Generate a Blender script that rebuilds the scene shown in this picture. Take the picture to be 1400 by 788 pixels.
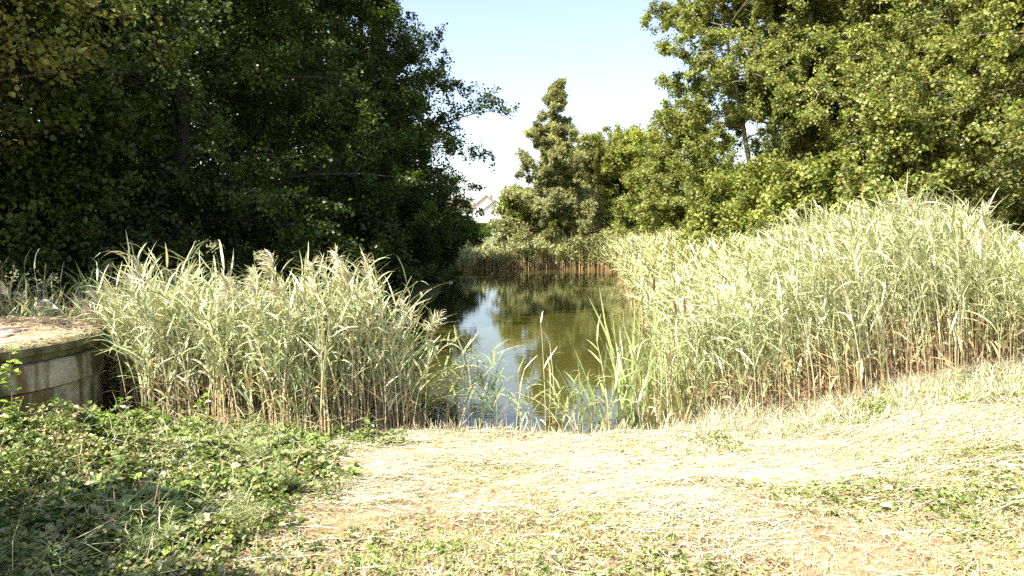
import bpy, math, random
import numpy as np
from mathutils import Vector

# ------------------------------------------------------------------ camera, world, sun, exposure
for o in list(bpy.data.objects): bpy.data.objects.remove(o)
S = bpy.context.scene
COL = S.collection
R = math.radians
cam_d = bpy.data.cameras.new('camera'); cam = bpy.data.objects.new('camera', cam_d); COL.objects.link(cam)
cam_d.sensor_width = 36; cam_d.lens = 36*1000/1400
cam_d.clip_start = .05; cam_d.clip_end = 3000
cam.location = (0, 0, 2.1); cam.rotation_euler = (R(90-5.09), 0, 0)
S.camera = cam
SUN_EL = 51.0
SUN_XY = (-0.76, -0.65)          # horizontal direction towards the sun
az = math.atan2(SUN_XY[0], SUN_XY[1])
w = bpy.data.worlds.new('World'); S.world = w; w.use_nodes = True
nt = w.node_tree; nt.nodes.clear()
sky = nt.nodes.new('ShaderNodeTexSky'); sky.sky_type = 'NISHITA'; sky.sun_disc = False
sky.sun_elevation = R(SUN_EL); sky.sun_rotation = az % (2*math.pi)
sky.air_density = 1.0; sky.dust_density = 1.6; sky.ozone_density = 1.0; sky.altitude = 50
bg = nt.nodes.new('ShaderNodeBackground'); bg.inputs[1].default_value = 0.098
wo = nt.nodes.new('ShaderNodeOutputWorld')
hs_ = nt.nodes.new('ShaderNodeHueSaturation'); hs_.inputs['Saturation'].default_value = .8
nt.links.new(sky.outputs[0], hs_.inputs['Color']); nt.links.new(hs_.outputs[0], bg.inputs[0]); nt.links.new(bg.outputs[0], wo.inputs[0])
sd = bpy.data.lights.new('sun', 'SUN'); sd.energy = 5.0; sd.angle = R(.53); sd.color = (1, .92, .74)
so = bpy.data.objects.new('sun', sd); COL.objects.link(so)
tv = Vector((SUN_XY[0], SUN_XY[1], 0)).normalized()*math.cos(R(SUN_EL)); tv.z = math.sin(R(SUN_EL))
so.rotation_euler = tv.to_track_quat('Z', 'Y').to_euler(); so.location = (-20, -8, 25)
vs = S.view_settings; vs.view_transform = 'Standard'; vs.look = 'None'; vs.gamma = 1; vs.use_curve_mapping = False
vs.exposure = 1.65
S.render.engine = 'CYCLES'
cy = S.cycles; cy.max_bounces = 6; cy.diffuse_bounces = 3; cy.glossy_bounces = 3; cy.transmission_bounces = 4
cy.transparent_max_bounces = 4; cy.caustics_reflective = False; cy.caustics_refractive = False
cy.use_denoising = False; cy.use_adaptive_sampling = True; cy.adaptive_threshold = 0.02
rng = np.random.default_rng(7)
V3 = lambda *a: np.array(a, float)

# ------------------------------------------------------------------ helpers
def norm(a): return a/np.maximum(np.linalg.norm(a, axis=-1, keepdims=True), 1e-9)

class Acc:
    """collects quads with a colour per vertex"""
    def __init__(s): s.v = []; s.f = []; s.c = []; s.n = 0
    def add(s, v, f, c):
        v = v.reshape(-1, 3); s.v.append(v); s.f.append(f.reshape(-1, 4)+s.n)
        c = np.broadcast_to(c, v.shape) if c.ndim == 1 else c.reshape(-1, 3)
        s.c.append(c); s.n += len(v)
    def mesh(s, name, mat, smooth=False):
        v = np.concatenate(s.v).astype('f'); f = np.concatenate(s.f).astype('i'); c = np.concatenate(s.c)
        me = bpy.data.meshes.new(name)
        me.vertices.add(len(v)); me.vertices.foreach_set('co', v.ravel())
        me.loops.add(f.size); me.loops.foreach_set('vertex_index', f.ravel())
        me.polygons.add(len(f)); me.polygons.foreach_set('loop_start', np.arange(0, f.size, 4, dtype='i'))
        try: me.polygons.foreach_set('loop_total', np.full(len(f), 4, 'i'))
        except Exception: pass
        me.polygons.foreach_set('use_smooth', np.full(len(f), smooth))
        me.update(calc_edges=True)
        a = me.color_attributes.new('Col', 'FLOAT_COLOR', 'POINT')
        a.data.foreach_set('color', np.c_[np.clip(c, 0, 1), np.ones(len(c))].astype('f').ravel())
        me.materials.append(mat)
        return me

def link(name, me, parent=None, loc=(0, 0, 0), **props):
    o = bpy.data.objects.new(name, me); COL.objects.link(o); o.location = loc
    if parent is not None: o.parent = parent
    for k, x in props.items():
        if x: o[k] = x
    return o
def thing(name, label, cat, loc=(0, 0, 0), group=None):
    return link(name, None, None, loc, label=label, category=cat, group=group)

def leaves(acc, P, D, N, L, W, C, fold=.25, simple=False):
    """P base, D along, N normal, L length, W half width, C colour"""
    D = norm(D); X = norm(np.cross(D, N)); Nn = np.cross(X, D)
    L = L[:, None]; W = W[:, None]; n = len(P)
    if simple:
        v = np.stack([P, P+D*L*.5+X*W+Nn*W*fold, P+D*L, P+D*L*.5-X*W+Nn*W*fold], 1)
        f = np.arange(n*4).reshape(n, 4); k = 4
    else:
        v = np.stack([P, P+D*L*.3+X*W*.95+Nn*W*fold, P+D*L*.7+X*W*.75+Nn*W*fold, P+D*L-Nn*L*.08,
                      P+D*L*.7-X*W*.75+Nn*W*fold, P+D*L*.3-X*W*.95+Nn*W*fold], 1)
        b = np.arange(n)[:, None]*6; f = np.concatenate([b+[[0, 1, 2, 3]], b+[[0, 3, 4, 5]]], 0); k = 6
    acc.add(v, f, np.repeat(C, k, 0))

def strips(acc, pts, side, wid, C):
    """pts (N,K,3), side (N,K,3) or (N,1,3), wid (N,K), C (N,3) or (N,K,3)"""
    n, K, _ = pts.shape
    a = pts-side*wid[..., None]; b = pts+side*wid[..., None]
    v = np.stack([a, b], 2)
    if C.ndim == 2: C = np.repeat(C[:, None], K, 1)
    c = np.repeat(C[:, :, None], 2, 2)
    base = np.arange(n)[:, None, None]*(K*2)+np.arange(K-1)[None, :, None]*2
    f = base+np.array([0, 1, 3, 2])
    acc.add(v, f, c)

def tubes(acc, pts, rad, C, S_=5):
    n, K, _ = pts.shape
    T = norm(np.gradient(pts, axis=1))
    ref = np.where(np.abs(T[..., 2:3]) > .8, V3(1, 0, 0), V3(0, 0, 1))
    X = norm(np.cross(T, ref)); Y = np.cross(T, X)
    a = np.arange(S_)*2*np.pi/S_
    v = pts[:, :, None]+rad[:, :, None, None]*(X[:, :, None]*np.cos(a)[:, None]+Y[:, :, None]*np.sin(a)[:, None])
    if C.ndim == 2: C = np.repeat(C[:, None], K, 1)
    c = np.repeat(C[:, :, None], S_, 2)
    i = np.arange(n)[:, None, None]*(K*S_)+np.arange(K-1)[None, :, None]*S_
    j = np.arange(S_)[None, None]; j2 = (j+1) % S_
    f = np.stack([i+j, i+j2, i+j2+S_, i+j+S_], -1)
    acc.add(v, f, c)

def curves(start, dirn, length, K, droop, wig, r):
    n = len(start); pts = np.empty((n, K+1, 3)); pts[:, 0] = start; d = norm(dirn)
    st = (length/K)[:, None]
    droop = np.broadcast_to(np.asarray(droop, float), (n,))[:, None]
    for k in range(K):
        pts[:, k+1] = pts[:, k]+d*st
        d = norm(d+V3(0, 0, -1)*droop+r.normal(0, wig, (n, 3)))
    return pts
def along(pts, idx, t):
    K = pts.shape[1]-1; x = np.clip(t, 0, .999)*K; k = x.astype(int); fr = (x-k)[:, None]
    return pts[idx, k]*(1-fr)+pts[idx, k+1]*fr, norm(pts[idx, k+1]-pts[idx, k])
def vary(base, n, r, hue=.10, val=.22):
    b = np.asarray(base, float); v = np.exp(r.normal(0, val, (n, 1)))
    return b*v*(1+r.normal(0, hue, (n, 3))*[1, .5, .8])
def pick(cols, p, n, r):
    cols = np.array(cols, float); return cols[r.choice(len(cols), n, p=np.array(p)/sum(p))]

# smooth value noise for shapes
_NP = np.random.default_rng(3).random((64, 64))
def vnoise(x, y, s=1.0):
    x = np.asarray(x, float)*s; y = np.asarray(y, float)*s
    xi = np.floor(x).astype(int); yi = np.floor(y).astype(int); fx = x-xi; fy = y-yi
    fx = fx*fx*(3-2*fx); fy = fy*fy*(3-2*fy); g = lambda a, b: _NP[a % 64, b % 64]
    return (g(xi, yi)*(1-fx)+g(xi+1, yi)*fx)*(1-fy)+(g(xi, yi+1)*(1-fx)+g(xi+1, yi+1)*fx)*fy
def sstep(a, b, x): t = np.clip((x-a)/(b-a), 0, 1); return t*t*(3-2*t)

# ------------------------------------------------------------------ materials
def new_mat(name):
    m = bpy.data.materials.new(name); m.use_nodes = True; t = m.node_tree; t.nodes.clear()
    out = t.nodes.new('ShaderNodeOutputMaterial'); return m, t, out
def N(t, typ, **kw):
    n = t.nodes.new(typ)
    for k, x in kw.items(): setattr(n, k, x)
    return n
def foliage_mat(name, trans=.35, gloss=.07, rough=.4, tsat=(1.15, 1.1, .6)):
    m, t, out = new_mat(name); L = t.links.new
    a = N(t, 'ShaderNodeAttribute', attribute_name='Col')
    d = N(t, 'ShaderNodeBsdfDiffuse'); tr = N(t, 'ShaderNodeBsdfTranslucent'); g = N(t, 'ShaderNodeBsdfGlossy')
    g.inputs['Roughness'].default_value = rough
    mul = N(t, 'ShaderNodeMix', data_type='RGBA', blend_type='MULTIPLY'); mul.inputs[0].default_value = 1
    mul.inputs[7].default_value = (*tsat, 1)
    L(a.outputs['Color'], d.inputs[0]); L(a.outputs['Color'], mul.inputs[6]); L(mul.outputs[2], tr.inputs[0])
    m1 = N(t, 'ShaderNodeMixShader'); m1.inputs[0].default_value = trans
    m2 = N(t, 'ShaderNodeMixShader'); m2.inputs[0].default_value = gloss
    L(d.outputs[0], m1.inputs[1]); L(tr.outputs[0], m1.inputs[2]); L(m1.outputs[0], m2.inputs[1]); L(g.outputs[0], m2.inputs[2])
    L(m2.outputs[0], out.inputs[0]); return m
def noise_mat(name, c1, c2, scale=8, rough=.85, bump=.3, stretch=(1, 1, 1), detail=8, c3=None, bscale=None):
    m, t, out = new_mat(name); L = t.links.new
    tc = N(t, 'ShaderNodeTexCoord'); mp = N(t, 'ShaderNodeMapping'); mp.inputs['Scale'].default_value = stretch
    L(tc.outputs['Object'], mp.inputs[0])
    n = N(t, 'ShaderNodeTexNoise'); n.inputs['Scale'].default_value = scale; n.inputs['Detail'].default_value = detail
    L(mp.outputs[0], n.inputs['Vector'])
    r = N(t, 'ShaderNodeValToRGB'); e = r.color_ramp.elements
    e[0].position = .35; e[0].color = (*c1, 1); e[1].position = .65; e[1].color = (*c2, 1)
    if c3: x = e.new(.5); x.color = (*c3, 1)
    L(n.outputs[0], r.inputs[0])
    p = N(t, 'ShaderNodeBsdfPrincipled'); p.inputs['Roughness'].default_value = rough
    L(r.outputs[0], p.inputs['Base Color'])
    n2 = N(t, 'ShaderNodeTexNoise'); n2.inputs['Scale'].default_value = bscale or scale*4; n2.inputs['Detail'].default_value = 6
    L(tc.outputs['Object'], n2.inputs['Vector'])
    b = N(t, 'ShaderNodeBump'); b.inputs['Strength'].default_value = bump; b.inputs['Distance'].default_value = .02
    L(n2.outputs[0], b.inputs['Height']); L(b.outputs[0], p.inputs['Normal']); L(p.outputs[0], out.inputs[0])
    return m

M_LEAF = foliage_mat('tree_leaf', .44, .025, .4)
M_BRIGHT = foliage_mat('shrub_leaf', .40, .03, .4)
M_REED = foliage_mat('reed', .17, .05, .45, (1.1, 1.05, .7))
M_STRAW = foliage_mat('straw', .12, .03, .5, (1.05, 1, .8))
M_HERB = foliage_mat('herb_leaf', .28, .06, .42)
def bark_mat():
    m, t, out = new_mat('bark'); L = t.links.new
    a = N(t, 'ShaderNodeAttribute', attribute_name='Col')
    tc = N(t, 'ShaderNodeTexCoord'); mp = N(t, 'ShaderNodeMapping'); mp.inputs['Scale'].default_value = (14, 14, 3)
    n = N(t, 'ShaderNodeTexNoise'); n.inputs['Scale'].default_value = 2; n.inputs['Detail'].default_value = 8
    L(tc.outputs['Object'], mp.inputs[0]); L(mp.outputs[0], n.inputs['Vector'])
    mr = N(t, 'ShaderNodeMapRange'); mr.inputs[3].default_value = .5; mr.inputs[4].default_value = 1.5
    L(n.outputs[0], mr.inputs[0])
    mx = N(t, 'ShaderNodeVectorMath', operation='SCALE'); L(a.outputs['Color'], mx.inputs[0]); L(mr.outputs[0], mx.inputs['Scale'])
    p = N(t, 'ShaderNodeBsdfPrincipled'); p.inputs['Roughness'].default_value = .9
    L(mx.outputs[0], p.inputs['Base Color'])
    b = N(t, 'ShaderNodeBump'); b.inputs['Strength'].default_value = .6; b.inputs['Distance'].default_value = .02
    L(n.outputs[0], b.inputs['Height']); L(b.outputs[0], p.inputs['Normal']); L(p.outputs[0], out.inputs[0]); return m
M_BARK = bark_mat()

# ------------------------------------------------------------------ ground, water
POND = np.array([(-4.3, 8.0), (-2.6, 7.5), (-.8, 7.05), (.4, 6.95), (1.95, 7.1), (2.4, 9.5), (2.6, 12), (2.8, 15), (3.4, 20), (4.1, 26), (5.0, 33.0),
                 (2, 33.8), (-.5, 33.6), (-2.2, 34.2), (-3.0, 30), (-2.3, 25), (-2.2, 21), (-2.7, 17), (-3.4, 13), (-4.6, 10.5)])
def pond_sdf(x, y):
    """negative inside the pond"""
    x = np.asarray(x, float); y = np.asarray(y, float); d = np.full(x.shape, 1e9); ins = np.zeros(x.shape, bool)
    n = len(POND)
    for i in range(n):
        a = POND[i]; b = POND[(i+1) % n]; e = b-a
        t = np.clip(((x-a[0])*e[0]+(y-a[1])*e[1])/(e@e), 0, 1)
        d = np.minimum(d, np.hypot(x-a[0]-t*e[0], y-a[1]-t*e[1]))
        c = ((a[1] > y) != (b[1] > y)) & (x < (b[0]-a[0])*(y-a[1])/(b[1]-a[1]+1e-12)+a[0])
        ins ^= c
    return np.where(ins, -d, d)
def gz(x, y):
    x = np.asarray(x, float); y = np.asarray(y, float)
    s = pond_sdf(x, y)+(vnoise(x, y, 1.7)-.5)*.34+(vnoise(x+3, y, 5.)-.5)*.12
    land = .05+0.37*sstep(0, 4.2, s)+.04*sstep(0, .25, s)
    right = .30*sstep(1.6, 5.6, x)*sstep(2.0, 6.0, y+.25*x)*sstep(.3, 2.0, s)*(1-.7*sstep(9, 16, y))
    left = .07*np.exp(-(((x+3.7)/1.3)**2+((y-4.6)/1.3)**2))
    bump = (vnoise(x, y, .9)-.5)*.12*sstep(.2, 2, s)+(vnoise(x+9, y, 3.1)-.5)*.035+(vnoise(x, y+5, 9.)-.5)*.012
    far = .08*sstep(36, 60, y)
    inside = -.75*sstep(0, 1.2, -s)
    return np.where(s > 0, land+right+left+far, .05+inside)+bump-.05*sstep(-.3, 0, -s)

def ground():
    q = 230; u = np.linspace(-1, 1, q)
    gx = np.sinh(u*5.2)*(320/np.sinh(5.2)); u2 = np.linspace(-.55, 1, 300)
    gy = 5+np.sinh(u2*5.4)*(520/np.sinh(5.4))
    X, Y = np.meshgrid(gx, gy); Z = gz(X, Y)
    a = Acc(); n, m = X.shape
    i = (np.arange(n-1)[:, None]*m+np.arange(m-1))[..., None]
    f = i+np.array([0, 1, m+1, m])
    a.add(np.stack([X, Y, Z], -1), f, V3(.3, .2, .1))
    m_, t, out = new_mat('ground_soil'); L = t.links.new
    tc = N(t, 'ShaderNodeTexCoord'); n1 = N(t, 'ShaderNodeTexNoise'); n1.inputs['Scale'].default_value = 2.2; n1.inputs['Detail'].default_value = 10
    n1.inputs['Roughness'].default_value = .7
    L(tc.outputs['Object'], n1.inputs['Vector'])
    r = N(t, 'ShaderNodeValToRGB'); e = r.color_ramp.elements
    e[0].position = .32; e[0].color = (.14, .09, .05, 1); e[1].position = .7; e[1].color = (.44, .33, .22, 1)
    x = e.new(.5); x.color = (.30, .21, .13, 1)
    L(n1.outputs[0], r.inputs[0])
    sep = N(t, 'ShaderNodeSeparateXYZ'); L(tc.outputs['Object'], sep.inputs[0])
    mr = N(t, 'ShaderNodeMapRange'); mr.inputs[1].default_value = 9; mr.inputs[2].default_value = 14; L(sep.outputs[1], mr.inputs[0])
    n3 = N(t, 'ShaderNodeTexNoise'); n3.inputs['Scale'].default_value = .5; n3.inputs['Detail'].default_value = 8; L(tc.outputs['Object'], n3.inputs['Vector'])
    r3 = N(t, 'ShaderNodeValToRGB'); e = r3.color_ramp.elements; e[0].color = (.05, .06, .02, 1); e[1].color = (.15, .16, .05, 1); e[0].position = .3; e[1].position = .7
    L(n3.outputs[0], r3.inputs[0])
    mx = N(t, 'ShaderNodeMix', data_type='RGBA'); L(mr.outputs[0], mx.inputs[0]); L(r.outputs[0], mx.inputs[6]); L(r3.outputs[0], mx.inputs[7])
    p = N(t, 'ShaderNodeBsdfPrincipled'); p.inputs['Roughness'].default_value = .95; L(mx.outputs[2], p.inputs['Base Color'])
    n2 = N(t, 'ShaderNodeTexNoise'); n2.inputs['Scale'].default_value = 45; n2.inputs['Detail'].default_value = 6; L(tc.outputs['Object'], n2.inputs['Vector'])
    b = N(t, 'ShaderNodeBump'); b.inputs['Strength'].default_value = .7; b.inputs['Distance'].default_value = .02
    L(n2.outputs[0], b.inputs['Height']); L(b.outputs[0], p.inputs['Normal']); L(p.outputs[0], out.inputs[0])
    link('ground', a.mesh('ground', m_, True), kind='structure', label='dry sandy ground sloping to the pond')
ground()

def water():
    m, t, out = new_mat('pond_water'); L = t.links.new
    p = N(t, 'ShaderNodeBsdfPrincipled'); p.inputs['Base Color'].default_value = (.052, .050, .013, 1)
    p.inputs['Roughness'].default_value = .03; p.inputs['IOR'].default_value = 1.6
    tc = N(t, 'ShaderNodeTexCoord'); mp = N(t, 'ShaderNodeMapping'); mp.inputs['Scale'].default_value = (.8, 2.6, 1)
    L(tc.outputs['Object'], mp.inputs[0])
    n = N(t, 'ShaderNodeTexNoise'); n.inputs['Scale'].default_value = 2.4; n.inputs['Detail'].default_value = 3; n.inputs['Roughness'].default_value = .55
    L(mp.outputs[0], n.inputs['Vector'])
    b = N(t, 'ShaderNodeBump'); b.inputs['Strength'].default_value = .10; b.inputs['Distance'].default_value = .012
    L(n.outputs[0], b.inputs['Height']); L(b.outputs[0], p.inputs['Normal']); L(p.outputs[0], out.inputs[0])
    a = Acc(); x0, x1, y0, y1 = -6, 6.5, 6.6, 35.5
    a.add(V3(x0, y0, 0, x1, y0, 0, x1, y1, 0, x0, y1, 0).reshape(4, 3), np.arange(4), V3(0, 0, 0))
    link('water', a.mesh('water', m), kind='structure', label='still dark pond water reflecting sky and trees')
water()

# ------------------------------------------------------------------ trees
def make_tree(name, label, x, y, h, rad, cb=.12, leaf=.085, nleaf=42000, col=(.075, .095, .022), seed=1, shape='cone', trunks=1,
              mat=None, cat='tree', group=None, prim=46, bark=(.16, .13, .09), elev=.35, droop=.05, lean=(0, 0), base_r=None, gap=0., val=.2, simple=True, top=.16, short=.35, dens=2.6):
    r = np.random.default_rng(seed); z0 = float(gz(x, y))-.08
    root = thing(name, label, cat, (x, y, z0), group)
    tr = Acc(); cr = Acc(); bark = np.array(bark)
    per = prim//trunks; base_r = base_r or h*.016
    for k in range(trunks):
        a = r.uniform(0, 6.28); sp = 0 if trunks == 1 else .30
        st = V3(math.cos(a)*sp*.6, math.sin(a)*sp*.6, 0)[None]
        hh = h*(1 if k == 0 else r.uniform(.72, .95))
        d = V3(math.cos(a)*sp*.5+lean[0], math.sin(a)*sp*.5+lean[1], 1)[None]
        tp = curves(st, d, np.array([hh]), 14, -.02, .03, r)
        rr = np.linspace(base_r, .012, 15)[None]*(1 if k == 0 else .75); rr[0, 0] *= 1.35
        tubes(tr, tp, rr, bark[None]*np.array([[1.0, 1, 1]]), 9)
        # primaries
        t = np.sort(cb+(1-cb)*(r.random(per)**.9))*.985; idx = np.zeros(per, int)
        P, _ = along(tp, idx, t)
        az_ = np.arange(per)*2.4+r.uniform(0, 1.2, per)
        q = (t-cb)/(1-cb)
        if shape == 'cone': prof = (1-q)**.85*.95+top*.4
        elif shape == 'spire': prof = (1-q)**1.02+.02
        elif shape == 'round': prof = np.sqrt(np.clip(1-(2*q-.85)**2/1.5, .05, 1))
        else: prof = np.clip(1.15*(1-q)**.55, 0, 1)*np.clip(.55+q*2, 0, 1)
        Ln = rad*prof*np.where(r.random(per) < short, r.uniform(.3, .6, per), r.uniform(.72, 1.15, per))*(1 if trunks == 1 else .85)
        el = elev*(.5+1.3*q)+r.normal(0, .12, per)
        D = np.c_[np.cos(az_)*np.cos(el), np.sin(az_)*np.cos(el), np.sin(el)]
        pp = curves(P, D, Ln, 8, droop, .07, r)
        pr = np.linspace(1, .18, 9)[None]*(.006+.011*Ln)[:, None]
        tubes(tr, pp, pr, np.repeat(bark[None]*.85, per, 0), 5)
        # secondaries
        ns = 10; idx = np.repeat(np.arange(per), ns); ts = np.tile(np.linspace(.08, .98, ns), per)+r.normal(0, .03, per*ns)
        P2, T2 = along(pp, idx, ts)
        sidew = norm(np.cross(T2, V3(0, 0, 1)))*np.where(np.arange(per*ns) % 2, 1, -1)[:, None]
        D2 = norm(T2*.75+sidew*r.uniform(.5, 1.1, (per*ns, 1))+V3(0, 0, 1)*r.normal(.02, .6, (per*ns, 1)))
        L2 = Ln[idx]*(.20+.34*(1-ts))*r.uniform(.7, 1.3, per*ns)+np.minimum(.12, Ln[idx]*.12)
        sp2 = curves(P2, D2, L2, 4, droop*1.1, .1, r)
        tubes(tr, sp2, np.linspace(1, .3, 5)[None]*(.003+.006*L2)[:, None], np.repeat(bark[None]*.8, per*ns, 0), 3)
        # twigs
        nt_ = 6; n3 = per*ns*nt_; idx3 = np.repeat(np.arange(per*ns), nt_); t3 = r.uniform(.15, 1, n3)
        P3, T3 = along(sp2, idx3, t3)
        D3 = norm(T3*.7+r.normal(0, .55, (n3, 3))+V3(0, 0, .1))
        L3 = (.10+.24*r.random(n3)*min(1.5, rad/3))*np.clip(.35+Ln[idx[idx3]]/rad*1.6, .3, 1)
        tw = curves(P3, D3, L3, 2, .06, .1, r)
        if gap > 0:
            keepc = r.random(per*ns) > (gap+(.5*q[idx]**2 if shape == 'spire' else 0)); keep = keepc[idx3]
        else: keep = np.ones(n3, bool)
        # leaves
        nl = int(nleaf*dens)//trunks; cand = np.nonzero(keep)[0]; li = r.choice(cand, nl)
        P4, T4 = along(tw, li, r.random(nl)**.7)
        P4 = P4+r.normal(0, .06*max(1, leaf/.09), (nl, 3))
        out = norm(P4-V3(0, 0, h*.35)*np.array([0, 0, 1]))
        Dd = norm(T4*.6+r.normal(0, .7, (nl, 3))+V3(0, 0, -.15))
        Nn = norm(r.normal(0, .6, (nl, 3))+V3(0, 0, .55)+out*.6)
        sec = idx3[li]; cv = np.exp(r.normal(0, val, per*ns))[sec][:, None]*np.exp(r.normal(0, .10, per))[idx[sec]][:, None]
        C = vary(col, nl, r, .09, .16)*cv
        lf = leaf*.92*r.uniform(.6, 1.2, nl)
        leaves(cr, P4, Dd, Nn, lf, lf*.43, C, .22, simple)
    link('trunk', tr.mesh('trunk', M_BARK, True), root)
    link('crown', cr.mesh('crown', mat or M_LEAF), root)
    return root

DK = (.060, .092, .016); MD = (.235, .268, .075); BR = (.235, .27, .065)  # DK has the left bank's shade put into its leaf colour
# left mass
LT = [
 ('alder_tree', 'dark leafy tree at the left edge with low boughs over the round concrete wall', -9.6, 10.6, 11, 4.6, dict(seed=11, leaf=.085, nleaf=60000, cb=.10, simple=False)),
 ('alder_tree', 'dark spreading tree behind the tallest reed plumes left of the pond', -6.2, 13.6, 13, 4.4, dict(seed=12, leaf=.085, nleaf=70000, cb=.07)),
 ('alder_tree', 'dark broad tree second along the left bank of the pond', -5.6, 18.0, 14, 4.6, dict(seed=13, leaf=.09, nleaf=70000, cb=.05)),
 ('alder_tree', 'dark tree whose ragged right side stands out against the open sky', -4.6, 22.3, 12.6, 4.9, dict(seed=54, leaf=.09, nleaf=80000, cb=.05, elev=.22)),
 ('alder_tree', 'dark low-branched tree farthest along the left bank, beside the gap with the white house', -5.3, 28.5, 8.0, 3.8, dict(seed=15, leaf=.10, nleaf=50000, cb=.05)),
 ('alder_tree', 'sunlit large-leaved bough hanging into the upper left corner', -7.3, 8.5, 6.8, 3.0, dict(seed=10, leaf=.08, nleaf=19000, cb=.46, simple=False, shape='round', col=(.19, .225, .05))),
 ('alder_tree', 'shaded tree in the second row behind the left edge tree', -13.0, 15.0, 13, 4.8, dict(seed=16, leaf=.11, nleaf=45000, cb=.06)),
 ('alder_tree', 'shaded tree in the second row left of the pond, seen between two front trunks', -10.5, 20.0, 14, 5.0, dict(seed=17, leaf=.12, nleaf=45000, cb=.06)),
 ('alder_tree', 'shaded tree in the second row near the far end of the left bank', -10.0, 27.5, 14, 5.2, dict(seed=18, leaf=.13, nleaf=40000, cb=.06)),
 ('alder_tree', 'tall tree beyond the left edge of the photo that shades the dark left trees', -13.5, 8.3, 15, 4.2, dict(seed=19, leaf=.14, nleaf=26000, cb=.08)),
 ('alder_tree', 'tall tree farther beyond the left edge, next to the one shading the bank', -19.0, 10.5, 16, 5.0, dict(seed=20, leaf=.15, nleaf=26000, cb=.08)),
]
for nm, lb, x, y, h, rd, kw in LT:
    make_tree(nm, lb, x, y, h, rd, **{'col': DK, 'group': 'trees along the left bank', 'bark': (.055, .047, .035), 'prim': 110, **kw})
# right mass
RT = [
 ('alder_tree', 'tall alder with pale bare forked trunks showing behind the right reeds', 8.0, 22.0, 15, 3.5, dict(seed=21, trunks=3, leaf=.10, nleaf=70000, cb=.16, prim=90, bark=(.36, .31, .2), gap=.25, shape='oval', base_r=.13, lean=(-.03, 0))),
 ('alder_tree', 'tall alder right of the pale forked trunks, sky showing through its crown', 9.6, 21.5, 15, 3.8, dict(seed=22, trunks=2, leaf=.10, nleaf=60000, cb=.14, prim=80, bark=(.25, .21, .14), gap=.25, shape='oval')),
 ('lime_tree', 'dense olive tree rising behind the middle of the right reeds', 10.6, 17.2, 14, 3.7, dict(seed=23, leaf=.10, nleaf=70000, cb=.06, shape='oval')),
 ('lime_tree', 'large-leaved bright tree near the right edge, lit on its left side', 10.2, 12.8, 12, 3.4, dict(seed=24, leaf=.095, nleaf=70000, cb=.05, shape='oval', simple=False)),
 ('lime_tree', 'broad tree at the right edge with a dark hollow under its boughs', 9.6, 9.3, 9.5, 2.9, dict(seed=25, leaf=.085, nleaf=42000, cb=.12, shape='oval', simple=False)),
 ('alder_tree', 'olive tree in the second row behind the dense right trees', 15.0, 19.0, 15, 4.6, dict(seed=26, leaf=.13, nleaf=45000, cb=.06, shape='oval')),
 ('alder_tree', 'olive tree in the second row behind the pale forked trunks', 12.0, 27.0, 15, 4.6, dict(seed=27, leaf=.14, nleaf=36000, cb=.06, shape='oval', gap=.2)),
]
for nm, lb, x, y, h, rd, kw in RT:
    make_tree(nm, lb, x, y, h, rd, col=MD, group='trees along the right bank', **{'prim': 100, 'dens': 4.2, 'val': .15, **{**kw, 'leaf': kw['leaf']*.82}})
# far end
FT = [
 ('alder_tree', 'slender cone-shaped tree standing alone against the sky at the far end of the pond', 1.5, 34.6, 8.9, 3.2, (.30, .315, .15), dict(seed=31, leaf=.115, nleaf=36000, cb=.03, prim=64, shape='spire', gap=.36, val=.22, elev=.30, short=.25)),
 ('willow_tree', 'rounded pale olive tree just right of the cone-shaped tree', 4.9, 39.0, 5.6, 2.6, (.24, .25, .10), dict(seed=32, leaf=.14, nleaf=26000, cb=.04, shape='round')),
 ('maple_tree', 'yellow-green rounded tree between the pale olive tree and the tall right alders', 7.2, 37.0, 5.9, 2.9, (.25, .28, .06), dict(seed=33, leaf=.14, nleaf=28000, cb=.04, shape='round')),
 ('alder_tree', 'olive tree leaning over the right reeds at their far end', 7.5, 30.5, 5.9, 2.6, MD, dict(seed=34, leaf=.12, nleaf=32000, cb=.04, shape='round')),
 ('willow_tree', 'small olive tree behind the cone-shaped tree, filling its lower right side', 3.4, 42.0, 5.6, 2.4, MD, dict(seed=35, leaf=.15, nleaf=16000, cb=.04, shape='round')),
]
for nm, lb, x, y, h, rd, c, kw in FT:
    make_tree(nm, lb, x, y, h, rd, col=c, group='trees at the far end of the pond', **{'dens': 3.8, 'val': .14, **{**kw, 'leaf': kw['leaf']*.85}})
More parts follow.
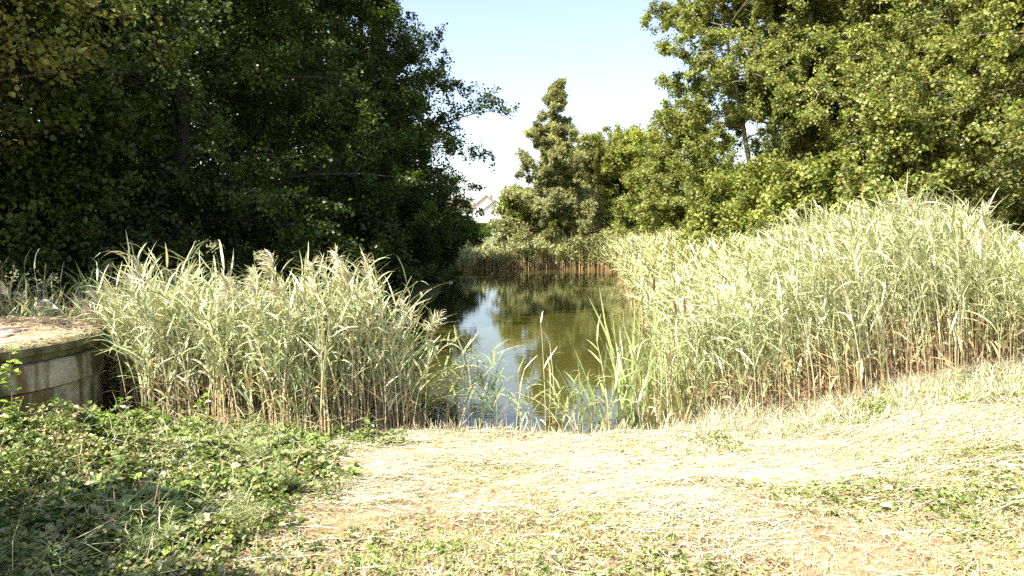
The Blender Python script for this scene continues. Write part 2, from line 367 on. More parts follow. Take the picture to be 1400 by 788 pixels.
# shrubs
SH = [
 ('bright green leafy shrub behind the reeds below the pale forked trunks', 5.3, 18.6, 2.7, 1.7, BR, 41, 16000),
 ('bright green shrub rising behind the middle of the right reeds', 6.6, 16.4, 2.8, 1.7, BR, 42, 18000),
 ('olive shrub pressed between the right reeds and the dense tree', 7.4, 13.8, 3.3, 1.5, MD, 43, 18000),
 ('leafy shrub at the far right end of the reed bed', 8.6, 8.8, 2.3, 1.2, BR, 44, 14000),
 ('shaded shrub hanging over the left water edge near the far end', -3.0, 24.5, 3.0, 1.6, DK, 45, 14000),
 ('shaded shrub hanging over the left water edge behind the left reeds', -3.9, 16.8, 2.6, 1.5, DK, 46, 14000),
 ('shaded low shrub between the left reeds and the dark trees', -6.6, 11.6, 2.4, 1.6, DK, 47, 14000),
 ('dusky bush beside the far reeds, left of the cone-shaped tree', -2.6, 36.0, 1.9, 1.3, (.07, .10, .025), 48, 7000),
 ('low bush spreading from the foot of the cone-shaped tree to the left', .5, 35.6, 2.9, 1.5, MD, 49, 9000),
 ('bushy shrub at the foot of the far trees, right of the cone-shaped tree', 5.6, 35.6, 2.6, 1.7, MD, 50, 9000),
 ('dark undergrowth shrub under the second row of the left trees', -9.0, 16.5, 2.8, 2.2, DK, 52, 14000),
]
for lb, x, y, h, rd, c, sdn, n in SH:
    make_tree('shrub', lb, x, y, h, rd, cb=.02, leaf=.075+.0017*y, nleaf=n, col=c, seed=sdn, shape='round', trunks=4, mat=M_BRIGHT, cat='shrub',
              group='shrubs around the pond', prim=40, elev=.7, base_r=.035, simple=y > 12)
make_tree('hawthorn_bush', 'tall hawthorn bush just outside the left of the photo shading the brambles', -3.35, 2.05, 2.25, .9, cb=.1, leaf=.06, nleaf=16000,
          col=DK, seed=60, shape='round', trunks=3, cat='bush', prim=42, elev=.6, base_r=.05)

# ------------------------------------------------------------------ reeds
def reeds(acc, B, Hh, lean, r, nl=9, wleaf=.013, lleaf=.42, wstem=.0045, wind=(-.25, 0, 0), green=(.42, .455, .25), dry=(.50, .37, .21), pale=(.70, .66, .48),
          t0=.28, pdry=.25, plume=0., placc=None):
    n = len(B); K = 6; t = np.linspace(0, 1, K+1)
    ctr = lean[:, None]*(t[None, :, None]**1.9)*Hh[:, None, None]
    pts = B[:, None]+V3(0, 0, 1)*(t[None, :, None]*Hh[:, None, None])+ctr
    pts[:, :, 2] -= (np.linalg.norm(ctr, axis=2)**2)/Hh[:, None]*.4
    isdry = r.random(n) < pdry
    g = vary(green, n, r, .08, .16); d = vary(dry, n, r, .08, .22); pl = vary(pale, n, r, .04, .12)
    top = np.where(isdry[:, None], pl, g*1.05)
    mixt = sstep(.12, .42, t)[None, :, None]
    C = d[:, None]*(1-mixt)+top[:, None]*mixt
    tubes(acc, pts, np.linspace(1, .4, K+1)[None]*(wstem*r.uniform(.75, 1.3, n))[:, None], C, 3)
    idx = np.repeat(np.arange(n), nl); tt = t0+(1-t0)*(np.tile(np.arange(nl)/(nl-1), n))**.8+r.normal(0, .02, n*nl)
    keep = r.random(n*nl) < np.where(isdry[idx], .55, 1.); idx = idx[keep]; tt = tt[keep]
    P, T = along(pts, idx, tt); m = len(idx)
    az_ = (np.tile(np.arange(nl), n)[keep]*math.pi+np.repeat(r.uniform(0, 6.28, n), nl)[keep]+r.normal(0, .5, m))
    o = np.c_[np.cos(az_), np.sin(az_), np.zeros(m)]
    D = norm(T*r.uniform(.7, 2.1, (m, 1))+o+np.array(wind))
    Ln = lleaf*r.uniform(.6, 1.25, m)*np.clip(1.15-.45*np.abs(tt-.6), .5, 1.2)
    lp = curves(P, D, Ln, 4, .02+.46*r.random(m)**1.3, .06, r)
    side = norm(np.cross(D, V3(0, 0, 1))+r.normal(0, .25, (m, 3)))[:, None]
    wd = np.array([.45, 1, .85, .5, .04])[None]*(wleaf*r.uniform(.6, 1.25, m))[:, None]
    gg = np.where(isdry[idx][:, None], vary(pale, m, r, .05, .15), vary(green, m, r, .09, .2))
    lowdry = (tt < .42) & (r.random(m) < .6); gg[lowdry] = vary(dry, lowdry.sum(), r, .08, .2)*1.1
    strips(acc, lp, side, wd, gg)
    if plume > 0:
        k = np.nonzero(r.random(n) < plume)[0]; npb = 46; ii = np.repeat(k, npb)
        tp = .955+r.random(len(ii))*.045; P, T = along(pts, ii, tp)
        P = P+T*(r.random(len(ii))*.14)[:, None]
        side_d = norm(lean[ii]+V3(-.35, 0, .0)+r.normal(0, .35, (len(ii), 3)))
        lp = curves(P, T*1.0+side_d*.8, np.full(len(ii), .10)*r.uniform(.6, 1.3, len(ii)), 3, .35, .08, r)
        strips(acc, lp, norm(r.normal(0, 1, (len(ii), 1, 3))), np.array([.5, 1, .9, .2])[None]*(.0045*r.uniform(.7, 1.3, len(ii)))[:, None],
               vary((.62, .57, .42), len(ii), r, .05, .15))
def scatter(n, fn, box, r):
    """rejection sampling with density fn(x,y) in 0..1"""
    out = []
    tot = 0
    while tot < n:
        p = np.c_[r.uniform(box[0], box[1], n*2), r.uniform(box[2], box[3], n*2)]
        p = p[r.random(len(p)) < fn(p[:, 0], p[:, 1])]; out.append(p); tot += len(p)
    p = np.concatenate(out)[:n]; return p
def onground(p, dz=-.03): return np.c_[p, np.maximum(gz(p[:, 0], p[:, 1]), -.3)+dz]

PIT = (-5.2, 6.65); PR = 1.26
def clear_pit(x, y): return np.hypot(x-PIT[0], y-PIT[1]) > PR+.12+.22*(y < 7.2)

# left bed
r = np.random.default_rng(101)
def left_d(x, y):
    front = 6.3+.25*np.abs(x+2.3)+(vnoise(x, y, 2.3)-.5)*.4
    d = sstep(0, .3, y-front)*(1-sstep(8.0, 8.9, y+.35*(x+2)*0))*(1-sstep(-1.75, -.6, x+.25*(y-7)))*sstep(-5.6, -4.9, x+(vnoise(x, y, 1.3)-.5))
    return d*clear_pit(x, y)*(.45+.9*(vnoise(x+3, y, 2.0) > .3))
p = scatter(1450, left_d, (-6.2, -.3, 6.3, 9.2), r); B = onground(p)
n = len(B); hh = r.uniform(1.03, 1.55, n)*(.82+.36*vnoise(B[:, 0]+11, B[:, 1], 2.6))*(1-.12*sstep(-1.6, -.8, B[:, 0]))*(1-.28*sstep(-3.4, -4.6, B[:, 0]))
ln = np.c_[r.normal(-.03, .13, n)*np.where(r.random(n) < .12, 3, 1), r.normal(-.05, .12, n), np.zeros(n)]
a = Acc(); reeds(a, B, hh, ln, r, nl=10, wleaf=.0105, lleaf=.30, wstem=.0048, plume=.10, wind=(-.2, -.05, 0), pdry=.22)
link('reed_bed', a.mesh('reed_bed', M_REED), kind='stuff', label='tall sunlit reeds with feathery plumes left of the pond', group='reed beds')
# low reeds and grasses behind the pit
p = scatter(520, lambda x, y: clear_pit(x, y)*(.4+.6*(vnoise(x, y, 1.6) > .4)), (-9.5, -3.9, 8.0, 10.2), r); B = onground(p); n = len(B)
a = Acc(); reeds(a, B, r.uniform(.7, 1.5, n), np.c_[r.normal(0, .2, (n, 2)), np.zeros(n)], r, nl=9, wleaf=.010, lleaf=.34, plume=.05, t0=.1, pdry=.35, green=(.24, .28, .11))
link('tall_grass', a.mesh('tall_grass', M_REED), kind='stuff', label='rough grass and short reeds behind the round concrete wall')
# right bed
def right_d(x, y):
    s = pond_sdf(x, y)
    front = 7.1-.12*sstep(1.5, 3, x)-.28*np.clip(x-3.2, 0, 9)*0.4+(vnoise(x, y, 2.1)-.5)*.5
    back = 11.5+.3*(x-2)
    return sstep(0, .35, y-front)*sstep(-.35, .1, s+.3*(vnoise(x, y, 1.1)-.5))*(1-sstep(back, back+1.5, y))*(1-sstep(7.4, 8.0, x))*(.45+.9*(vnoise(x, y+7, 1.7) > .28))
p = scatter(4300, right_d, (.9, 8.2, 6.2, 14), r); B = onground(p); n = len(B)
px_ = B[:, 0]/B[:, 1]
hh = r.uniform(1.3, 1.8, n)*(.72+.25*sstep(.28, .5, px_)-.30*sstep(.58, .72, px_))*(.88+.24*vnoise(B[:, 0]+21, B[:, 1], 1.9))
lx = (-.13-.12*vnoise(B[:, 0], B[:, 1], .8))*(.35+.65*sstep(1.6, 3.2, B[:, 0]))
ln = np.c_[lx*1.15+r.normal(0, .11, n)*np.where(r.random(n) < .12, 2.6, 1), r.normal(-.04, .11, n), np.zeros(n)]
a = Acc(); reeds(a, B, hh, ln, r, nl=10, wleaf=.0105, lleaf=.31, wstem=.0052, t0=.2, plume=.02, wind=(-.4, -.1, 0), pdry=.2)
link('reed_bed', a.mesh('reed_bed', M_REED), kind='stuff', label='wide bed of tall pale reeds leaning left on the right bank', group='reed beds')
# right bed, farther along the bank
def rfar_d(x, y):
    s = pond_sdf(x, y); return sstep(-.35, .1, s+.3*(vnoise(x, y, .7)-.5))*(1-sstep(2.4, 3.4, s))*(x > 1.5)*(.5+.7*(vnoise(x, y, 1.1) > .35))
p = scatter(3000, rfar_d, (2, 9.5, 12, 33), r); B = onground(p); n = len(B)
a = Acc(); reeds(a, B, r.uniform(.95, 1.5, n), np.c_[r.normal(-.15, .12, n), r.normal(0, .1, n), np.zeros(n)], r, nl=8, wleaf=.018, lleaf=.36, wstem=.007, pdry=.2, green=(.38, .39, .18))
link('reed_bed', a.mesh('reed_bed', M_REED), kind='stuff', label='reeds receding along the right bank towards the far trees', group='reed beds')
# far shore reeds
def far_d(x, y):
    s = pond_sdf(x, y); return (np.abs(s) < .8)*(y > 31.5)
p = scatter(1500, far_d, (-2.2, 6.5, 31.5, 35.5), r); B = onground(p); n = len(B); B[:, 2] = np.maximum(B[:, 2], -.1)
hf = r.uniform(.8, 1.4, n)*(.75+.5*vnoise(B[:, 0], B[:, 1], 1.5))*(1-.3*(B[:, 0] < -.2))
a = Acc(); reeds(a, B, hf, np.c_[r.normal(-.03, .08, (n, 2)), np.zeros(n)], r, nl=7, wleaf=.022, lleaf=.36, wstem=.012, t0=.36, pdry=.15, green=(.33, .36, .16), dry=(.50, .31, .15))
link('reed_bed', a.mesh('reed_bed', M_REED), kind='stuff', label='reeds with rust-brown stems along the far shore below the cone-shaped tree', group='reed beds')

# lone clumps at the near water edge
def clump(name, label, x, y, n, h0, h1, spread, seed, lean=(0, 0), nl=7, wleaf=.0095, lleaf=.36, t0=.15, green=(.30, .36, .15), pd=.1, sp=.12, cat='reeds'):
    r = np.random.default_rng(seed); root = thing(name, label, cat, (x, y, max(float(gz(x, y)), -.1)-.04), 'reed clumps at the near water edge')
    B = np.c_[r.normal(0, sp, (n, 2)), np.zeros(n)]
    a = Acc(); reeds(a, B, r.uniform(h0, h1, n), np.c_[lean[0]+r.normal(0, spread, n), lean[1]+r.normal(0, spread*.6, n), np.zeros(n)], r, nl=nl, wleaf=wleaf, lleaf=lleaf,
                     t0=t0, green=green, pdry=pd, wind=(-.05, 0, 0))
    link('stems', a.mesh('stems', M_REED), root); return root
clump('reed_clump', 'leaning reed clump spilling right from the left reed bed over the water', -.88, 7.35, 20, .55, 1.15, .28, 201, lean=(.22, 0), wleaf=.010, sp=.16)
clump('reed_clump', 'single thin reed pair rising in front of the reflected sky, left of centre', -.40, 7.5, 4, .85, 1.0, .07, 202, lean=(.10, 0), nl=6, lleaf=.22, sp=.04)
clump('reed_clump', 'short bushy clump of green and blackish reeds at the middle of the water edge', -.08, 7.4, 14, .4, .82, .22, 203, nl=6, lleaf=.28, sp=.13, green=(.24, .31, .13))
clump('reed_clump', 'tall sparse pair of bare stems crossing the green reflection', .34, 7.35, 3, .95, 1.25, .05, 204, nl=5, lleaf=.2, sp=.05, pd=.6)
clump('reed_clump', 'low tuft of curved blades just left of the broad-leaved clump', .62, 7.3, 12, .35, .7, .22, 205, nl=6, lleaf=.3, sp=.10)
clump('reed_clump', 'mixed reeds joining the broad-leaved clump to the right reed bed', 1.62, 7.5, 18, .8, 1.45, .16, 207, lean=(-.12, 0), sp=.2)
# broad-leaved cattail plants
def cattail(label, x, y, n, h, seed, heads=0, spread=.25, lean=0.):
    r = np.random.default_rng(seed); root = thing('cattail_plant', label, 'cattail', (x, y, max(float(gz(x, y)), -.12)-.03), 'cattail plants')
    a = Acc(); B = np.c_[r.normal(0, .07, (n, 2)), np.zeros(n)]
    D = np.c_[lean+r.normal(0, spread, n), r.normal(0, spread*.6, n), np.ones(n)]
    Ln = h*r.uniform(.55, 1.1, n); pts = curves(B, D, Ln, 8, r.uniform(.0, .10, n), .015, r)
    sd_ = norm(np.cross(D, r.normal(0, 1, (n, 3))))[:, None]
    strips(a, pts, sd_, np.array([1, 1, .95, .9, .85, .75, .6, .4, .03])[None]*(.0125*r.uniform(.7, 1.2, n))[:, None], vary((.32, .40, .15), n, r, .06, .15))
    link('leaves', a.mesh('leaves', M_REED), root)
    for k in range(heads):
        a = Acc(); bx, by = r.normal(0, .06, 2); d = np.array([[lean+r.normal(0, .06), r.normal(0, .04), 1.]])
        st = curves(np.array([[bx, by, 0.]]), d, np.array([h*1.02]), 8, .0, .01, r); tubes(a, st, np.full((1, 9), .004), V3(.35, .38, .16)[None], 6)
        link('stalk', a.mesh('stalk', M_REED, True), root)
        a = Acc(); T = norm(st[0, -1]-st[0, -2]); pp = st[0, -2]+T[None]*np.linspace(-.02, .15, 8)[:, None]
        tubes(a, pp[None], np.array([.004, .009, .0105, .011, .011, .0105, .008, .003])[None], V3(.11, .055, .025)[None], 8)
        link('seed_head', a.mesh('seed_head', M_BARK, True), root)
cattail('broad-bladed cattail clump with one stem bending left at the near water edge', .98, 7.35, 26, 1.0, 301, 0, .3)
cattail('tall broad-bladed cattail beside the right reeds with a brown seed head at its left', 1.28, 7.6, 22, 1.55, 302, 1, .13, -.04)
cattail('cattail with brown heads standing above the left corner of the right reeds', 1.75, 9.0, 18, 1.6, 303, 2, .12, -.05)
cattail('cattail with a brown head buried among the leaning right reeds', 1.95, 7.5, 16, 1.35, 304, 2, .18, -.15)

# ------------------------------------------------------------------ straw litter, stubble
def litter(name, label, n, dens, box, seed, Lr=(.05, .34), wr=(.0009, .0026), cols=None, probs=None, lift=.05, azs=.75, tilt=.09):
    r = np.random.default_rng(seed); p = scatter(n, dens, box, r)
    L = r.uniform(*Lr, n)*r.uniform(.5, 1, n); az_ = r.normal(0, azs, n)+(r.random(n) < .3)*r.uniform(0, 3.1, n)+(vnoise(p[:, 0], p[:, 1], .6)-.5)*1.0
    K = 3; t = np.linspace(-.5, .5, K)
    d = np.c_[np.cos(az_), np.sin(az_)]; pd = np.c_[-d[:, 1], d[:, 0]]
    bend = r.normal(0, .10, n)
    xy = p[:, None]+d[:, None]*(t[None, :, None]*L[:, None, None])+pd[:, None]*((t**2)[None, :, None]*(bend*L)[:, None, None]*4)
    z = gz(xy[..., 0], xy[..., 1])+(r.random(n)**1.5*lift)[:, None]+.004+np.abs(r.normal(0, tilt, n))[:, None]*(t[None]+.5)*L[:, None]
    pts = np.concatenate([xy, z[..., None]], 2)
    side = np.c_[pd, r.normal(0, .5, n)]; side = norm(side)[:, None]
    C = pick(cols, probs, n, r)*np.exp(r.normal(0, .14, (n, 1)))
    a = Acc(); strips(a, pts, side, np.array([.6, 1, .3])[None]*r.uniform(*wr, n)[:, None], C)
    link(name, a.mesh(name, M_STRAW), kind='stuff', label=label)
STRAW = [(.50, .465, .35), (.38, .38, .25), (.62, .59, .47), (.36, .23, .13), (.30, .35, .16)]
edge = lambda x, y: -1.45+.12*(y-4)-.10*(y > 5.8)*(y-5.8)+(vnoise(x, y, 1.6)-.5)*.7+(vnoise(x+8, y, 4.5)-.5)*.35
land = lambda x, y: pond_sdf(x, y) > -.12
main = lambda x, y: land(x, y)*sstep(-.9, .3, x-edge(x, y))*(.05+.95*sstep(4.0, 5.2, y+.10*x+1.6*(vnoise(x, y, 1.1)-.5)))*(.15+.85*sstep(.25, .55, vnoise(x+4, y, 2.6)))*(1-.6*sstep(1.2, 2.6, x)*(y < 6))
litter('straw_litter', 'pale cut reed straw lying flat on the bank in front of the water', 125000, main, (-3.2, 6.8, 2.4, 7.5), 401, cols=STRAW, probs=[5, 3, 4, .7, .7])
litter('grass_cuttings', 'short dry grass cuttings scattered over the bank', 100000, lambda x, y: land(x, y)*sstep(-1.4, .0, x-edge(x, y))*(.25+.75*sstep(.3, .6, vnoise(x+6, y+2, 1.7))), (-3.2, 7.4, 2.2, 7.6), 402, Lr=(.02, .11), wr=(.0012, .003),
       cols=[(.54, .47, .32), (.46, .33, .22), (.31, .34, .14), (.62, .57, .42), (.24, .16, .09)], probs=[4, 3, 4.6, 3, 1.8], lift=.035, azs=2, tilt=.25)
# upright stubble at the shore and along the reed fronts
r = np.random.default_rng(410)
p = scatter(5200, lambda x, y: (np.abs(pond_sdf(x, y)-.12) < .2)*(y < 7.9)+(np.abs(y-7.15+.1*(x-2)) < .45)*(x > 1.6)*.8, (-2.6, 6.6, 6.2, 7.9), r)
B = onground(p, -.01); n = len(B); a = Acc()
pts = curves(B, np.c_[r.normal(0, .35, (n, 2)), np.ones(n)], r.uniform(.04, .17, n)*np.where(r.random(n) < .1, 1.9, 1), 2, .05, .1, r)
strips(a, pts, norm(np.c_[r.normal(0, 1, (n, 2)), np.zeros(n)])[:, None], np.array([1, .9, .5])[None]*(r.uniform(.0025, .005, n))[:, None], pick(STRAW, [5, 3, 3, 1.5, 1], n, r))
link('stubble', a.mesh('stubble', M_STRAW), kind='stuff', label='cut reed stubble standing along the water edge')
# dry fringe grass at the foot of right reeds
p = scatter(5200, lambda x, y: (np.abs(y-7.0+.14*(x-2)) < .5)*(x > 1.7)*1.+(x > 4.2)*(y > 5.2)*.12, (1.6, 7.6, 5.0, 7.9), r)
B = onground(p, -.01); n = len(B); a = Acc()
pts = curves(B, np.c_[r.normal(-.15, .5, (n, 2)), np.ones(n)], r.uniform(.10, .38, n), 3, r.uniform(.1, .6, n), .1, r)
strips(a, pts, norm(np.c_[r.normal(0, 1, (n, 2)), np.zeros(n)])[:, None], np.array([1, .9, .6, .1])[None]*(r.uniform(.0025, .005, n))[:, None], pick(STRAW, [5, 4, 3, 1, 2], n, r))
link('dry_grass', a.mesh('dry_grass', M_STRAW), kind='stuff', label='dry grass fringe at the foot of the right reeds')

# ------------------------------------------------------------------ undergrowth
def herbs(name, label, n, dens, box, seed, hmax, leaf, cols, probs, hvar=1.6, asp=.42, kind='stuff', nrm=.45):
    """leafy low cover: short stems that carry leaves in threes"""
    r = np.random.default_rng(seed); p = scatter(n, dens, box, r); g = gz(p[:, 0], p[:, 1])
    hh = hmax(p[:, 0], p[:, 1])*(.35+.65*vnoise(p[:, 0], p[:, 1], 2.3))*np.clip(vnoise(p[:, 0]+40, p[:, 1], 6.)*1.3, .3, 1)
    z = g+hh*(1-r.random(n)**hvar)+.01
    P = np.c_[p, z]; a = Acc()
    az0 = r.uniform(0, 6.28, n); C0 = pick(cols, probs, n, r)
    pi_ = np.clip((vnoise(p[:, 0]+17, p[:, 1]+5, 2.7)+r.normal(0, .06, n))*len(cols), 0, len(cols)-1).astype(int)
    C0 = np.where((r.random(n) < .35)[:, None], np.array(cols)[pi_], C0); sz = (.65+.9*vnoise(p[:, 0]+31, p[:, 1]+2, 2.1))
    for k in range(3):
        az_ = az0+k*2.1+r.normal(0, .3, n); D = np.c_[np.cos(az_), np.sin(az_), r.normal(.05, .38, n)]
        Nn = np.c_[r.normal(0, nrm, (n, 2)), np.ones(n)]
        L = leaf*r.uniform(.5, 1.3, n)*sz
        leaves(a, P+norm(D)*.008, D, Nn, L, L*asp, C0*np.exp(r.normal(0, .16, (n, 1))), .3, False)
    # stems
    m = n//7; q = r.choice(n, m, False); st = np.c_[p[q]+r.normal(0, .05, (m, 2)), g[q]]
    pts = np.stack([st, (st+P[q])/2+r.normal(0, .015, (m, 3)), P[q]], 1)
    tubes(a, pts, np.full((m, 3), .0022), vary((.22, .20, .09), m, r, .1, .2), 3)
    link(name, a.mesh(name, M_HERB), kind=kind, label=label)
G = [(.13, .19, .038), (.22, .28, .075), (.075, .13, .022), (.31, .31, .16), (.34, .28, .16), (.21, .27, .05)]
ud = lambda x, y: sstep(.25, -.75, x-edge(x, y))*(.25+.75*sstep(.25, .5, vnoise(x+5, y, 4.)))*land(x, y)*clear_pit(x, y)*(y < 6.75+.15*(x < -3))
herbs('undergrowth', 'leafy bramble and bindweed cover on the mound at the lower left', 60000, ud, (-5.0, -.8, 2.4, 7.2), 501,
      lambda x, y: (.20+.30*sstep(-.3, -1.9, x-edge(x, y)))*(1-.5*sstep(4.7, 5.5, y)), .031, G, [4, 4, 4, 1.8, 1.0, 1.2], nrm=.7)
herbs('undergrowth', 'fresh bramble leaves against the foot of the round concrete wall', 2600, lambda x, y: (np.hypot(x-PIT[0], y-PIT[1]) < PR+1.0)*clear_pit(x, y)*(y < 6.3)*(x < -3.3), (-5.4, -3.3, 4.4, 6.3), 502,
      lambda x, y: .22+0*x, .036, G, [4, 4, 1, .6, .3, 3], hvar=1.0)
herbs('undergrowth', 'larger deep green bindweed leaves scattered among the fine bramble cover', 4200, lambda x, y: ud(x, y)*sstep(.35, .6, vnoise(x+3, y+8, 1.9)), (-5.0, -.9, 2.4, 7.0), 507,
      lambda x, y: .26+.2*sstep(-.3, -1.9, x-edge(x, y)), .050, [(.15, .23, .04), (.22, .31, .07), (.10, .17, .03)], [2, 2, 2], hvar=.6)
litter('stalks', 'tangled fine stalks and withered blades among the brambles', 8000, lambda x, y: ud(x, y-.1), (-4.8, -.6, 2.4, 7.0), 508, Lr=(.03, .14), wr=(.0008, .0024),
       cols=[(.36, .38, .18), (.50, .46, .29), (.25, .27, .09), (.34, .22, .12)], probs=[4, 3, 3, 1], lift=.30, azs=2, tilt=.7)
# dry stalks over brambles
litter('stalks', 'pale dry stalks lying over the brambles', 2200, lambda x, y: ud(x, y), (-4.6, -.8, 2.4, 7.0), 503, Lr=(.06, .3), wr=(.001, .0022), cols=STRAW, probs=[4, 4, 1, 1, 4], lift=.28, azs=2, tilt=.5)
patch = lambda x, y: land(x, y)*sstep(.38, .7, vnoise(x+2, y+1, 1.25))*(.2+.8*sstep(.6, 2., x))*sstep(.2, 2.0, x)*(y < 6.3+.15*x)
herbs('weeds', 'patches of low green weeds on the right part of the bank', 7000, patch, (.4, 6.8, 2.6, 7.0), 504, lambda x, y: .10+0*x, .026, G, [3, 4, 1, 4, 3, 2])
herbs('weeds', 'few green weeds in the straw at the bottom of the bank', 1500, lambda x, y: sstep(.5, .8, vnoise(x+7, y+3, 2.2)), (-1.4, 2.6, 2.6, 4.8), 505, lambda x, y: .06+0*x, .026, G, [3, 4, 1, 4, 3, 2])
herbs('weeds', 'leafy green weeds at the foot of the right reeds', 1500, lambda x, y: (np.abs(y-7.0+.14*(x-2)) < .35)*(.12+sstep(.4, .8, vnoise(x, y+30, 1.5))), (2.6, 7.2, 5.2, 7.8), 506, lambda x, y: .16+0*x, .034,
      [(.18, .28, .05), (.30, .36, .10)], [1, 1], hvar=1)
# short green grass tufts
r = np.random.default_rng(520)
p = scatter(30000, lambda x, y: land(x, y)*(sstep(.45, .75, vnoise(x+13, y+3, 1.1))+.5*sstep(.8, 2.2, x)*sstep(.3, .6, vnoise(x, y+3, 1.4))+.25*sstep(4.6, 3.8, y))*sstep(-1.6, -.6, x-edge(x, y)), (-2.4, 7, 2.5, 6.6), r); B = onground(p, -.005); n = len(B); a = Acc()
pts = curves(B, np.c_[r.normal(0, .6, (n, 2)), np.ones(n)], r.uniform(.03, .12, n), 3, r.uniform(.1, .7, n), .1, r)
strips(a, pts, norm(np.c_[r.normal(0, 1, (n, 2)), np.zeros(n)])[:, None], np.array([1, .9, .6, .1])[None]*(r.uniform(.0015, .003, n))[:, None], pick([(.22, .30, .08), (.40, .42, .18), (.55, .50, .3)], [2, 2, 1], n, r))
link('grass', a.mesh('grass', M_STRAW), kind='stuff', label='short green and dry grass tufts on the bank')
# feathery horsetails
def horsetail(label, x, y, h, seed):
    r = np.random.default_rng(seed); root = thing('horsetail', label, 'plant', (x, y, float(gz(x, y))), 'feathery horsetails'); a = Acc()
    ns = 7; B = np.c_[r.normal(0, .05, (ns, 2)), np.zeros(ns)]
    st = curves(B, np.c_[r.normal(0, .45, (ns, 2)), np.ones(ns)], h*r.uniform(.7, 1.1, ns), 6, .04, .03, r)
    tubes(a, st, np.full((ns, 7), .002), vary((.25, .34, .10), ns, r), 3)
    m = ns*130; idx = np.repeat(np.arange(ns), 130); t = np.tile(np.floor(np.linspace(.15, .98, 130)*14)/14, ns); P, T = along(st, idx, t)
    az_ = r.uniform(0, 6.28, m); D = np.c_[np.cos(az_), np.sin(az_), np.full(m, .45)]
    L = .11*(1.1-t)*r.uniform(.7, 1.2, m)+.01; lp = curves(P, D, L, 2, .03, .05, r)
    strips(a, lp, norm(r.normal(0, 1, (m, 1, 3))), np.array([1, 1, .3])[None]*np.full((m, 1), .0011), vary((.28, .33, .14), m, r))
    link('stems', a.mesh('stems', M_HERB), root)
horsetail('feathery pale green horsetail at the right rim of the brambles', -1.50, 4.55, .32, 601)
horsetail('feathery horsetail lower down, in the sunlit gap of the brambles', -1.50, 3.75, .28, 602)
horsetail('small feathery horsetail in the shade at the bottom edge', -1.75, 3.45, .24, 603)
horsetail('feathery horsetail higher up the mound among bramble leaves', -1.95, 5.3, .26, 604)

# ------------------------------------------------------------------ round concrete wall
def conc_mat():
    m, t, out = new_mat('stained_concrete'); L = t.links.new
    tc = N(t, 'ShaderNodeTexCoord')
    def nz(scale, st, det=8, seed=0):
        mp = N(t, 'ShaderNodeMapping'); mp.inputs['Scale'].default_value = st; mp.inputs['Location'].default_value = (seed, seed, seed)
        n = N(t, 'ShaderNodeTexNoise'); n.inputs['Scale'].default_value = scale; n.inputs['Detail'].default_value = det
        L(tc.outputs['Object'], mp.inputs[0]); L(mp.outputs[0], n.inputs['Vector']); return n.outputs[0]
    def ramp(x, a, b, p0, p1):
        q = N(t, 'ShaderNodeValToRGB'); e = q.color_ramp.elements; e[0].position = p0; e[0].color = (*a, 1); e[1].position = p1; e[1].color = (*b, 1); L(x, q.inputs[0]); return q.outputs[0]
    base = ramp(nz(6, (1, 1, 1)), (.30, .28, .21), (.52, .49, .40), .3, .7)
    st = ramp(nz(3.2, (2.2, 2.2, .22), 5, 3), (0, 0, 0), (1, 1, 1), .48, .6)
    mx = N(t, 'ShaderNodeMix', data_type='RGBA'); L(st, mx.inputs[0]); L(base, mx.inputs[6]); mx.inputs[7].default_value = (.16, .11, .045, 1)
    st2 = ramp(nz(2.0, (1.4, 1.4, 1.1), 6, 9), (0, 0, 0), (1, 1, 1), .5, .64)
    mx2 = N(t, 'ShaderNodeMix', data_type='RGBA'); L(st2, mx2.inputs[0]); L(mx.outputs[2], mx2.inputs[6]); mx2.inputs[7].default_value = (.07, .075, .025, 1)
    p = N(t, 'ShaderNodeBsdfPrincipled'); p.inputs['Roughness'].default_value = .9; L(mx2.outputs[2], p.inputs['Base Color'])
    b = N(t, 'ShaderNodeBump'); b.inputs['Strength'].default_value = .5; b.inputs['Distance'].default_value = .01
    L(nz(40, (1, 1, 1)), b.inputs['Height']); L(b.outputs[0], p.inputs['Normal']); L(p.outputs[0], out.inputs[0]); return m
M_CONC = conc_mat()
M_MOSS = noise_mat('mossy_concrete', (.07, .065, .03), (.20, .17, .11), 7, .95, .6, c3=(.13, .12, .06))
def ring(acc, prof, a0, a1, n, cap=True):
    """sweep a closed (r,z) profile between two angles"""
    prof = np.array(prof); k = len(prof); aa = np.linspace(a0, a1, n)
    v = np.stack([prof[None, :, 0]*np.cos(aa)[:, None], prof[None, :, 0]*np.sin(aa)[:, None], np.repeat(prof[None, :, 1], n, 0)], -1)
    i = np.arange(n-1)[:, None]*k; j = np.arange(k)[None]; j2 = (j+1) % k
    acc.add(v, np.stack([i+j, i+k+j, i+k+j2, i+j2], -1), V3(0, 0, 0))
def closed_ring(name, parent, prof, a0, a1, n, mat=None):
    acc = Acc(); ring(acc, prof, a0, a1, n); me = acc.mesh(name, mat or M_CONC)
    import bmesh
    bm = bmesh.new(); bm.from_mesh(me)
    if a1-a0 < 6.28: bmesh.ops.holes_fill(bm, edges=[e for e in bm.edges if e.is_boundary], sides=0)
    else: bmesh.ops.remove_doubles(bm, verts=bm.verts, dist=1e-4)
    bmesh.ops.recalc_face_normals(bm, faces=bm.faces); bm.to_mesh(me); bm.free()
    return link(name, me, parent)
pit = thing('round_concrete_wall', 'round weathered concrete wall with stained rim blocks beside the left reeds', 'concrete wall', (PIT[0], PIT[1], 0))
closed_ring('wall_body', pit, [(PR-.03, -.1), (PR-.03, .66), (PR-.25, .66), (PR-.25, -.1)], 0, 2*math.pi, 97)
NB = 4
